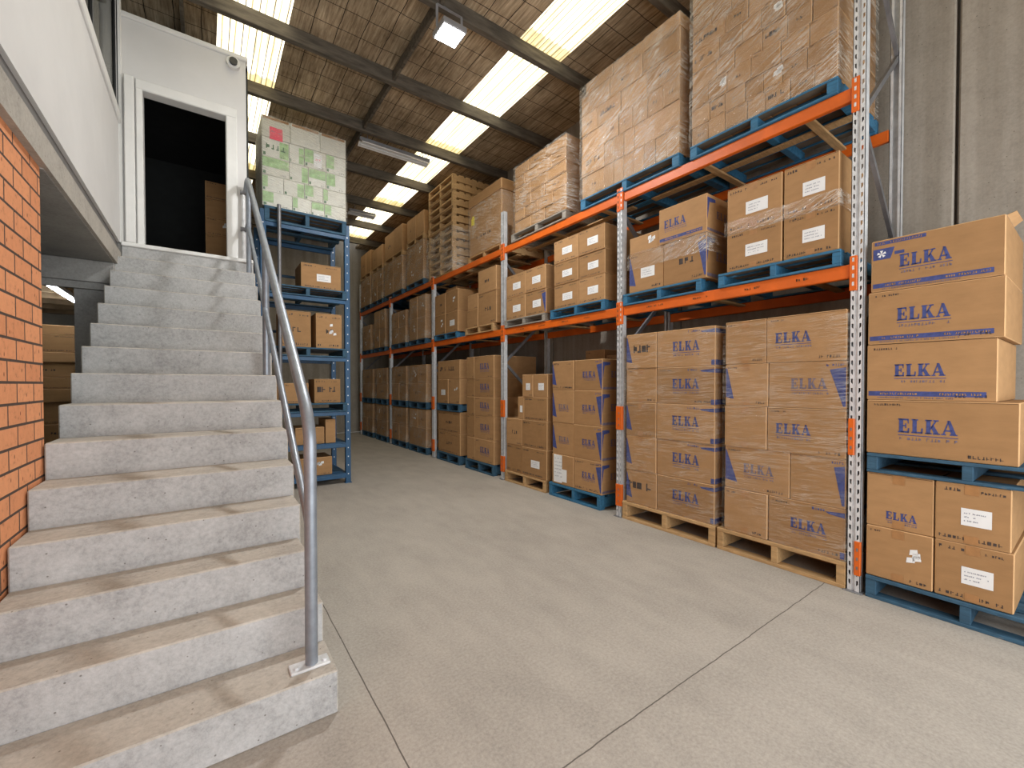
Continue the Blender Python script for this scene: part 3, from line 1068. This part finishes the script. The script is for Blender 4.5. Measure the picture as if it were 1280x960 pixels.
topc = [o for o in COL.objects if o.get('label') == 'topmost carton with blue emblem beside the first upright'][0]
fm = MB()
fm.poly([(.352, .02, .398), (.352, .40, .398), (.395, .36, .425), (.392, .05, .42)], 'card').poly([(.352, .02, .396), (.392, .05, .418), (.395, .36, .423), (.352, .40, .396)], 'card_edge')
fm.build('flap', topc)
# --- first bay, floor
ph = 'floor near load of first bay'
P(2.335, 1.243, 0, .222, 'wood', ph)
rack_load(ph, 2.271, 1.248, .224, [
    (.432, [(.43, 'PqS'), (.62, 'EqT')]),
    (.421, [(.60, 'EfVq'), (.42, 'WS')]),
    (.412, [(.41, 'PS'), (.62, 'ElqS')]),
    (.414, [(.42, 'VqP'), (.62, 'EfW')]),
    (.425, [(.40, 'PqS'), (.64, 'ElqS')])], d=1.02)
wrap_shell(ph, 2.271, 1.248, .23, 2.30, 'wrap_light', slack=.006)
ph = 'floor far load of first bay'
P(3.575, 2.36, 0, .222, 'wood', ph)
rack_load(ph, 3.53, 2.374, .224, [
    (.42, [(.45, 'VmS'), (.70, 'ErT')]),
    (.423, [(.44, 'VP'), (.70, 'ErTS')]),
    (.412, [(.44, 'VqP'), (.70, 'ErT')]),
    (.418, [(.44, 'PqS'), (.70, 'ErTq')]),
    (.422, [(.44, 'Vm'), (.70, 'ErT')])], d=1.02)
wrap_shell(ph, 3.53, 2.374, .23, 2.30, 'wrap_light', slack=.006)
# --- second bay, floor
ph = 'floor near load of second bay'
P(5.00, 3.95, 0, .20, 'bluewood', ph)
rack_load(ph, 4.94, 3.93, .205, [
    (.447, [(.47, 'D'), (.54, 'EWpN')]),
    (.478, [(.47, 'VEf'), (.54, 'EWN')]),
    (.488, [(.47, 'VEf'), (.54, 'EWN')]),
    (.430, [(.47, 'Vpq'), (.54, 'EWN')])], d=.58)
for q in range(4):
    carton(.40, .45, .505, 'q', (4.93, 4.66, .205 + q * .508), -PI / 2, 'carton %s in narrow deep column behind floor near load of second bay' % ('first up', 'second up', 'third up', 'topmost')[q], 'cartons set deep in second bay', rr)
    carton(.46, .45, .48, 'q', (4.94, 4.20, .205 + q * .484), -PI / 2, 'carton %s in wide deep column behind floor near load of second bay' % ('first up', 'second up', 'third up', 'topmost')[q], 'cartons set deep in second bay', rr)
ph = 'stepped floor load of second bay'
P(6.20, 5.09, 0, .19, 'wood', ph)
rack_load(ph, 6.17, 5.06, .195, [
    (.47, [(.52, 'pq'), (.75, 'pA')]),
    (.45, [(.52, 'xq'), (.75, 'pqS')]),
    (.38, [(.2, 'A'), (.7, 'pq')], (.30, 1.0)),
    (.37, [(.4, 'Aq'), (.5, 'A')], (.42, 1.0))], d=.7)
# --- third bay, floor
ph = 'floor near load of third bay'
P(7.62, 6.57, 0, .20, 'darkblue', ph)
rack_load(ph, 7.58, 6.57, .205, [(.44, [(.3, 'q'), (.7, 'Eq')]), (.45, [(.3, 'q'), (.7, 'Eq')]), (.36, [(.3, 'q'), (.7, 'Eq')]), (.36, [(.3, 'q'), (.7, 'Eq')]), (.43, [(.3, 'q'), (.7, 'EqS')])], d=1.0)
ph = 'lower floor load of third bay'
P(8.95, 7.88, 0, .19, 'darkblue', ph)
rack_load(ph, 8.91, 7.87, .195, [(.46, [(1, 'xpS')]), (.455, [(1, 'xp')])], d=1.0)
ph = 'upper floor load of third bay'
P(8.95, 7.88, 1.115, .165, 'darkblue', ph)
rack_load(ph, 8.91, 7.87, 1.283, [(.53, [(.5, 'Aq'), (.5, 'Rq')]), (.41, [(1, 'mS')])], d=1.0)
# --- fourth and fifth bays, floor: double-stacked pallets
for bay, spans in (('fourth', ((11.86, 10.76, 'far'), (10.60, 9.50, 'near'))), ('fifth', ((14.65, 13.55, 'far'), (13.25, 12.23, 'near')))):
    for (a, b, side) in spans:
        for tier, z in (('lower', 0), ('upper', 1.10)):
            ph = '%s floor %s load of %s bay' % (tier, side, bay)
            P(a, b, z, .165, 'darkblue', ph)
            rack_load(ph, a - .02, b + .02, z + .168, [(.46, [(.5, 'x'), (.5, 'q')]), (.46, [(1, 'xS')])] if side == 'far' else [(.46, [(1, 'xS')]), (.46, [(.5, 'R'), (.5, 'x')])], d=1.0)
            wrap_shell(ph, a - .02, b + .02, z + .17, z + 1.06, 'wrap', slack=.008)
# --- middle shelf
ZM = 2.69
ph = 'middle shelf near load of first bay'
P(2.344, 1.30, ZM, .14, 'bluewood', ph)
rack_load(ph, 2.262, 1.75, ZM + .142, [(.385, [(1, 'APpS')]), (.44, [(1, 'APpS')])], d=.62)
ph = 'middle shelf first bay, beside the first upright'
rack_load(ph, 1.742, 1.315, ZM + .142, [(.385, [(1, 'APpS')]), (.44, [(1, 'APpS')])], d=.62)
mb = MB()
wrap_shell('upper pair of labelled cartons on middle shelf of first bay', 2.265, 1.315, ZM + .50, ZM + .64, 'wrap_heavy', d=.6, slack=.01)
ph = 'middle shelf far load of first bay'
P(3.577, 2.53, ZM, .14, 'bluewood', ph)
g = 'cartons, ' + ph
carton(.49, .6, .47, 'VAqS', (4.305, 3.245, ZM + .142), -PI / 2, 'white-labelled lower carton with blue flash, ' + ph, g, rr)
carton(.47, .55, .20, 'R', (4.31, 3.25, ZM + .615), -PI / 2, 'torn low carton on the labelled carton, ' + ph, g, rr)
carton(.52, .62, .475, 'WxqN', (4.30, 2.73, ZM + .142), -PI / 2, 'blue-flashed lower carton at near end, ' + ph, g, rr)
carton(.585, .62, .40, 'lEBN', (4.29, 2.755, ZM + .62), -PI / 2, 'blue-lettered carton perched on top, ' + ph, g, rr)
wrap_shell(ph, 3.49, 2.465, ZM + .42, ZM + .62, 'wrap_heavy', d=.6, slack=.01)
ph = 'middle shelf near load of second bay'
P(4.98, 3.885, ZM, .14, 'bluewood', ph)
rack_load(ph, 4.906, 3.89, ZM + .142, [(.352, [(.52, 'ApS'), (.49, 'ApS')]), (.325, [(.52, 'ApS'), (.49, 'ApS')]), (.34, [(.52, 'ApS'), (.49, 'ApS')])], d=1.0)
ph = 'middle shelf far load of second bay'
P(6.21, 5.12, ZM, .13, 'greywood', ph)
rack_load(ph, 6.18, 5.10, ZM + .132, [(.382, [(.55, 'ApS'), (.52, 'ApW')]), (.38, [(.55, 'ApS'), (.52, 'ApS')])], d=1.0)
ph = 'middle shelf near load of third bay'
P(7.62, 6.58, ZM, .14, 'wood', ph)
rack_load(ph, 7.54, 7.135, ZM + .142, [(.35, [(1, 'q')]), (.30, [(1, 'q')])], d=1.0)
ph = 'middle shelf tall pair of third bay'
rack_load(ph, 7.13, 6.49, ZM + .142, [(.60, [(1, 'xqS')]), (.45, [(1, 'xS')])], d=1.0)
ph = 'middle shelf far load of third bay'
P(9.06, 7.98, ZM, .13, 'bluewood', ph)
rack_load(ph, 9.05, 7.945, ZM + .132, [(.44, [(.5, 'Rq'), (.55, 'Aq')]), (.46, [(.5, 'xq'), (.55, 'Rq')])], d=1.0)
carton(.5, .6, .14, 'q', (4.5, 8.6, ZM + 1.035), -PI / 2, 'low carton lying on top of the middle shelf far load of third bay', 'cartons, ' + ph, rr)
for bay, spans in (('fourth', ((11.85, 10.78, 'far', .86), (10.58, 9.55, 'near', 1.07))), ('fifth', ((14.62, 13.72, 'far', .8), (13.42, 12.40, 'near', 1.12)))):
    for (a, b, side, hh) in spans:
        ph = 'middle shelf %s load of %s bay' % (side, bay)
        P(a, b, ZM, .13, 'darkblue', ph)
        rack_load(ph, a - .02, b + .02, ZM + .132, [(hh * .5, [(.5, 'Rx'), (.5, 'q')]), (hh * .5, [(.5, 'x'), (.5, 'R')])], d=1.0)
        wrap_shell(ph, a - .02, b + .02, ZM + .14, ZM + .13 + hh - .02, 'wrap', slack=.01)
# --- top shelf
ZT = 4.132
ph = 'top shelf near load of first bay'
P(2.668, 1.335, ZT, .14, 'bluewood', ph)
rows = []
for i in range(8):
    nC = (7, 7, 6, 6, 6, 5, 6, 5)[i]
    rows.append(((.19, .19, .20, .20, .20, .20, .21, .22)[i], [(R.uniform(.8, 1.2), ('x', 'q', 'p', 'q', 'mq', 'x', 'q', 'pR')[(i * 3 + j) % 8] + ('S' if i % 2 else '')) for j in range(nC)]))
rows[5][1][0] = (1.4, 'm')
rows[4][1][0] = (1.5, 'm')
rack_load(ph, 2.66, 1.337, ZT + .145, rows, d=.52)
for i in range(4):
    carton(.40, .48, .40, 'q', (4.84, 1.545, ZT + .145 + .403 * i), -PI / 2, 'plain carton in the rear column, %s from bottom, top shelf near load of first bay' % ['first', 'second', 'third', 'fourth'][i], 'rear cartons of the top shelf near load', rr)
wrap_shell(ph, 2.662, 1.337, ZT + .13, ZT + 1.76, 'wrap_heavy')
ph = 'top shelf far load of first bay'
P(4.334, 2.80, ZT, .15, 'bluewood', ph)
nar = lambda n: [(.4, 'x')] + [(.1, 's')] * 0 + [(.95 / n, 'S')] * n
rack_load(ph, 4.33, 2.805, ZT + .153, [
    (.30, [(.42, 'xq')] + [(.16, 'S')] * 7),
    (.30, [(.42, 'pm')] + [(.16, 'S')] * 3 + [(.62, 'qS')]),
    (.27, [(.45, 'q')] + [(.22, 'xS')] * 5),
    (.27, [(.30, 'x'), (.40, 'm'), (.40, 'q'), (.45, 'xS')]),
    (.27, [(.5, 'qS'), (.5, 'xS'), (.5, 'p')]),
    (.16, [(.5, 'q'), (.5, 'q'), (.5, 'q')], (.05, 1.0))], d=.52)
for i in range(4):
    carton(.42, .50, .37, 'q', (4.84, 3.02, ZT + .153 + .373 * i), -PI / 2, 'plain carton in the rear column, %s from bottom, top shelf far load of first bay' % ['first', 'second', 'third', 'fourth'][i], 'rear cartons of the top shelf far load', rr)
wrap_shell(ph, 4.332, 2.805, ZT + .14, ZT + 1.70, 'wrap_heavy')
ph = 'top shelf near load of second bay'
P(6.01, 4.64, ZT, .135, 'greywood', ph)
rows = [(.185, [(R.uniform(.8, 1.3), ('q', 'x', 'p', 'pq', 'xS')[(i * 2 + j) % 5] + 'S') for j in range((3, 4, 3, 3, 4, 3)[i])]) for i in range(6)]
rack_load(ph, 5.92, 4.645, ZT + .138, rows, d=1.02)
wrap_shell(ph, 5.92, 4.645, ZT + .14, ZT + 1.24, 'wrap')
ph = 'top shelf far load of second bay'
P(7.66, 6.44, ZT, .14, 'wood', ph, X=4.385, d=1.0)
bb = thing('lidded_bulk_carton', 'tall lidded bulk carton with yellow sticker on top shelf of second bay', 'box', (4.39, 7.01, ZT + .142), -PI / 2)
mb = MB().cbox(-.575, .575, 0, .98, 0, 1.02, 'card', .01, 'card_edge')
scrawl(mb, -.3, .3, .5, .05, 'black_ink', rr)
for q in range(4):
    F(mb, rect(-.56, .56, .18 + q * .2, .184 + q * .2), 'card_edge')
mb.build('body', bb)
MB().cbox(-.60, .60, -.022, 1.0, .98, 1.17, 'card', .012, 'card_edge').build('lid', bb)
mb = MB()
F(mb, [(-.50, .62), (-.38, .60), (-.37, .75), (-.44, .80), (-.50, .74)], 'yellow', .003)
sk = mb.build('sticker', bb)
sk['label'] = 'yellow sticker'
wrap_shell(ph, 7.60, 6.43, ZT + .15, ZT + 1.10, 'wrap', X=4.385, d=.98)
# stacked empty pallets, lower half wrapped
PS = 8.12, 9.45
n_p = 12
for i in range(n_p):
    z = ZT + .001 + i * .173
    pw = ('first', 'second', 'third', 'fourth', 'fifth', 'sixth', 'seventh', 'eighth', 'ninth', 'tenth', 'eleventh', 'topmost')[i]
    j = R.uniform(-.03, .03)
    pallet(1.22, 1.05, .170, 'wood', (4.30 + R.uniform(0, .02), (PS[0] + PS[1]) / 2 + j * .6, z), -PI / 2, 'pine pallet %s from bottom in the empty pallet stack, top shelf of third bay' % pw, 'empty pallet stack')
wrap_shell('lower half of the empty pallet stack on top shelf', 9.42, 8.15, ZT + .02, ZT + .95, 'wrap_heavy', X=4.295, d=1.05)
for (a, b, nm, h1, h2) in ((10.72, 9.64, 'third bay beyond the pallets', .95, .72), (12.45, 11.02, 'fourth bay', .90, .85), (13.62, 12.60, 'fifth bay near', .90, .72), (14.82, 13.75, 'fifth bay far', .90, .85)):
    ph = 'top shelf load of ' + nm
    P(a, b, ZT, .14, 'darkblue', ph)
    rack_load(ph, a - .01, b + .01, ZT + .142, [(h1 * .5, [(.5, 'Rx'), (.5, 'q')]), (h1 * .5, [(.5, 'x'), (.5, 'R')])], d=1.0)
    wrap_shell(ph, a - .01, b + .01, ZT + .142, ZT + .14 + h1, 'wrap', slack=.012)
    z = ZT + .145 + h1
    pallet(a - b, 1.05, .13, 'wood', (4.30, (a + b) / 2, z), -PI / 2, 'pine pallet inside the ' + ph)
    rack_load('upper half, ' + ph, a - .02, b + .02, z + .132, [(h2 - .14, [(.6, 'xS'), (.5, 'q')])], d=1.0, X=4.31)

# ================================================================== blue rack behind the stairs
BY = 7.62
BX0, BX1 = .70, 2.04
br = thing('blue_rack', 'narrow blue steel rack standing behind the concrete stairs', 'rack', (BX0, BY, 0))
def bp(x, y, z): return (x - BX0, y - BY, z)
for i, (x, y) in enumerate(((BX0, BY), (BX1 - .09, BY), (BX0, BY + 1.0), (BX1 - .09, BY + 1.0))):
    mb = MB()
    mb.cbox(0, .085, 0, .07, 0, 4.42, 'bluesteel', .005)
    z = .15
    while z < 4.35:
        mb.box(.035, .05, -.0015, .0, z, z + .018, 'galv')
        z += .15
    po = mb.build('upright', br, loc=bp(x, y, 0))
    MB().cbox(-.015, .10, -.02, .09, 0, .012, 'bluesteel', .003).build('foot_plate', po)
LV = [.09, .62, 1.17, 2.09, 3.07, 4.17]
for z in LV:
    MB().cbox(BX0 + .08, BX1 - .085, .0, .045, z, z + .065, 'bluesteel', .004).build('beam', br, loc=(-BX0, 0, 0))
    MB().cbox(BX0 + .08, BX1 - .085, 1.02, 1.065, z, z + .065, 'bluesteel', .004).build('rear_beam', br, loc=(-BX0, 0, 0))
for z in (2.62, 3.62):
    MB().cbox(BX0 + .08, BX1 - .085, 1.0, 1.03, z, z + .045, 'bluesteel', .004).build('rear_tie', br, loc=(-BX0, 0, 0))
for z in LV[:2]:
    mb = MB()
    for q in range(6):
        mb.cbox(BX0 + .05, BX1 - .05, .005 + q * .175, .155 + q * .175, z + .066, z + .082, 'bluesteel', .003)
    mb.build('shelf_deck', br, loc=(-BX0, 0, 0))
lvn = ['', '', 'fourth shelf up', 'third shelf up', 'x', 'y']
for z, nm in ((1.17, 'third shelf'), (2.09, 'fourth shelf'), (3.07, 'fifth shelf'), (4.17, 'top')):
    pallet(1.22, 1.05, .15 if z < 4 else .24, 'darkblue', ((BX0 + BX1) / 2, BY - .015, z + .067), 0, 'dark blue pallet on the %s of the blue rack behind the stairs' % nm)
g = 'cartons on the blue rack'
for (x0, x1, z, h, style, lab) in (
    (1.28, 1.90, 3.288, .41, 'ApS', 'white-labelled carton on the fifth shelf of the blue rack'),
    (1.50, 1.91, 2.31, .58, 'RpxS', 'tall carton with torn tape on the fourth shelf of the blue rack'),
    (.98, 1.42, 2.31, .58, 'pxS', 'tall carton next to the torn-tape one on the fourth shelf of the blue rack'),
    (1.47, 1.88, 1.39, .40, 'mpS', 'marker-written carton on the third shelf of the blue rack'),
    (.90, 1.38, 1.39, .33, 'pq', 'carton beside the marker-written one on the third shelf of the blue rack'),
    (1.18, 1.62, .706, .28, 'q', 'low carton on the second shelf of the blue rack'),
    (1.64, 1.80, .706, .40, 'q', 'narrow upright carton on the second shelf of the blue rack'),
    (1.20, 1.74, .176, .30, 'Rq', 'carton with torn tape on the bottom shelf of the blue rack')):
    carton(x1 - x0, .55, h, style, ((x0 + x1) / 2, BY + .06, z), 0, lab, g, rr)
# white and green cartons wrapped on the top pallet
GX0, GX1 = .735, 1.985
zg = 4.48
hs = [.23, .25, .285, .30, .325]
rg = random.Random(11)
for i, h in enumerate(hs):
    cells = ([.42, .28, .20, .35], [.30, .30, .28, .37], [.38, .28, .27, .32], [.38, .22, .33, .32], [.40, .44, .41])[i]
    x = GX0
    tot = sum(cells)
    for j, c in enumerate(cells):
        w = (GX1 - GX0) * c / tot
        nC = len(cells)
        lab = 'white and green carton, %s, %s, on the blue rack' % (layer_word(i, len(hs)), ['stair end', 'second from stair end', 'third from stair end'][j] if j < nC - 1 else 'aisle end')
        carton(w - .004, .95, h - .003, ('g' if i < 4 else 'O') + ('G' if (i, j) == (3, 0) else ''), (x + w / 2, BY + .02, zg), 0, lab, 'white and green wrapped cartons', rg, body='whitebox', name='white_carton')
        if (i, j) in ((4, 0), (3, 2)):
            ob = COL.objects[-1]
            lb = MB()
            if i == 4:
                F(lb, rect(-.09, .09, -.02, .17), 'pink', .003)
                scrawl(lb, -.07, .09, .13, .02, 'paper_ink', rg, lambda m, p, k: F(m, p, k, .004))
            else:
                F(lb, rect(-.02, .10, .03, .25), 'paper', .003)
                scrawl(lb, 0, .14, .08, .03, 'pink', rg, lambda m, p, k: F(m, p, k, .004))
            tgt = [o for o in COL.objects if o.get('label') == lab][0]
            so_ = lb.build('sticker', tgt)
            so_['label'] = 'pink sticker' if i == 4 else 'white tag sheet'
        x += w
    zg += h
wrap_shell('white and green cartons on the blue rack', 0, 0, 4.46, zg, 'wrap', d=.95, Y=BY + .012, x0=GX0, x1=GX1)
tag(MB().tube([(.955, 7.55, 0), (.955, 7.55, 4.50)], .028, 'galv_dark', 14).build('scaffold_pole', smooth=True), 'dull galvanised pole standing in front of the blue rack', 'pole')

# ================================================================== store room seen through the upstairs door
for i, h in enumerate((.32, .30, .26, .28, .26)):
    z = 3.338 + sum((.32, .30, .26, .28, .26)[:i])
    carton(.36, .4, h - .004, ('pS', 'q', 'RpS', 'q', 'pS')[i], (.20, 7.9, z), 0, 'brown carton, %s of the stack inside the dark upstairs doorway' % ('bottom one', 'second up', 'third up', 'fourth up', 'topmost')[i], 'cartons inside the upstairs doorway', rr)

# store under the mezzanine
zz = 0
place = ('bottom one', 'second up', 'third up', 'fourth up', 'fifth up', 'sixth up', 'seventh up', 'eighth up', 'ninth up', 'tenth up', 'eleventh up', 'topmost')
for i, (h, w, x) in enumerate(((.36, 1.0, -1.75), (.16, .9, -1.75), (.26, .95, -1.75), (.14, .9, -1.72), (.24, .9, -1.75), (.30, 1.0, -1.7), (.18, .85, -1.74), (.16, .9, -1.72), (.20, .85, -1.77), (.14, .9, -1.7), (.24, .75, -1.75), (.13, .6, -1.72))):
    carton(w, .5, h - .004, ('pS', 'q', 'pS', 'q', 'x', 'pS', 'q', 'p', 'x', 'q', 'pS', 'q')[i], (x + .05 * (i % 2), 8.3 + .02 * (i % 3), zz), 0, 'wide carton, %s of the stack in the store under the mezzanine' % place[i], 'cartons in the store under the mezzanine', rr)
    zz += h
struct('ceiling_store', MB().box(-3.2, 0, 6.66, 11.0, 3.12, 3.145, 'timber'))
lt = thing('fluorescent_light', 'lit fluorescent tube under the joists of the store below the mezzanine', 'light fitting', (-1.47, 7.2, 2.87))
MB().cbox(-.04, .04, -.1, 1.5, 0, .055, 'housing', .004).build('body', lt)
MB().tube([(0, -.08, -.02), (0, 1.48, -.02)], .016, 'tube', 12).build('tube', lt, smooth=True)

# ================================================================== lamps under the roof, camera on the wall
fl = thing('floodlight', 'square lit floodlight hanging under the roof', 'light fitting', (2.43, 4.675, 5.9))
MB().cbox(-.155, .155, -.155, .155, .006, .075, 'housing', .008).build('housing', fl)
MB().cbox(-.135, .135, -.13, .13, 0, .008, 'led', .002).build('lens', fl)
MB().bar((-.165, 0, .04), (-.165, 0, .30), .03, .006, 'housing').bar((.165, 0, .04), (.165, 0, .30), .03, .006, 'housing').bar((-.17, 0, .30), (.17, 0, .30), .03, .006, 'housing').bar((0, 0, .30), (0, .14, .45), .02, .02, 'housing').build('bracket', fl)
for (x0, x1, y, lab) in ((2.38, 3.79, 8.20, 'unlit twin batten light under the roof beam by the skylight'), (3.1, 3.8, 11.66, 'unlit batten light farther along the roof under the skylight')):
    b = thing('batten_light', lab, 'light fitting', (x0, y, 6.27))
    L = x1 - x0
    MB().cbox(0, L, -.035, .035, .0, .06, 'housing', .006).build('body', b)
    MB().poly([(0, -.035, 0), (L, -.035, 0), (L, -.13, -.05), (0, -.13, -.05)], 'trimwhite').poly([(0, .035, 0), (L, .035, 0), (L, .13, -.05), (0, .13, -.05)], 'trimwhite').build('reflector', b)
    for yy in (-.06, .06):
        MB().tube([(.03, yy, -.035), (L - .03, yy, -.035)], .014, 'trimwhite', 10).build('tube', b, smooth=True)
    for xx in (.15, L - .15):
        MB().tube([(xx, 0, .06), (xx, 0, .25)], .006, 'housing', 8).build('hanger', b, smooth=True)
cam_t = thing('security_camera', 'small white dome security camera at top of the doorway wall', 'camera', (.33, YD - .06, 5.87))
MB().tube([(0, .062, 0), (0, .02, 0), (0, 0, 0)], .075, 'trimwhite', 24).build('housing', cam_t, smooth=True)
MB().tube([(0, .01, 0), (0, -.02, 0), (0, -.035, 0)], .045, 'black', 20).build('lens', cam_t, smooth=True)

# ================================================================== light
def area(name, loc, rot, sx, sy, power, col=(1, 1, 1), spread=PI):
    l = bpy.data.lights.new(name, 'AREA')
    l.shape = 'RECTANGLE'
    l.size, l.size_y = sx, sy
    l.energy = power
    l.color = col
    l.spread = spread
    o = bpy.data.objects.new(name, l)
    COL.objects.link(o)
    o.location = loc
    o.rotation_euler = rot
    return o
area('daylight_roller_door', (2.15, -2.05, 2.1), (PI / 2, 0, 0), 5.4, 4.1, 250, (.92, .966, 1))
area('floodlight_beam', (2.43, 4.675, 5.885), (0, 0, 0), .27, .26, 125, (.98, .99, 1))
area('office_fill_light', (-2.0, 4.5, 6.3), (0, 0, 0), .6, 1.2, 60, (1, .95, .88))  # added fill to brighten the room behind the strip window, no fitting
w = bpy.data.worlds.new('World')
sc.world = w
w.use_nodes = True
w.node_tree.nodes['Background'].inputs[0].default_value = (.92, .96, 1, 1)
w.node_tree.nodes['Background'].inputs[1].default_value = .8

# ================================================================== camera
cd = bpy.data.cameras.new('Camera')
cd.sensor_fit = 'HORIZONTAL'
cd.sensor_width = 36
cd.lens = 533.3 / 1280 * 36
cd.shift_y = 8.88 / 1280
cd.clip_start = .05
co = bpy.data.objects.new('Camera', cd)
COL.objects.link(co)
co.location = (0, 0, 1.7)
co.rotation_euler = (math.radians(89.1), 0, -math.atan2(383, 533.3))
sc.camera = co
sc.view_settings.view_transform = 'Standard'
sc.view_settings.look = 'None'
sc.view_settings.gamma = 1
sc.view_settings.exposure = .20
sc.view_settings.use_curve_mapping = False
sc.cycles.use_denoising = True
sc.cycles.max_bounces = 8
sc.cycles.diffuse_bounces = 4
sc.cycles.transparent_max_bounces = 12
sc.cycles.sample_clamp_indirect = 6
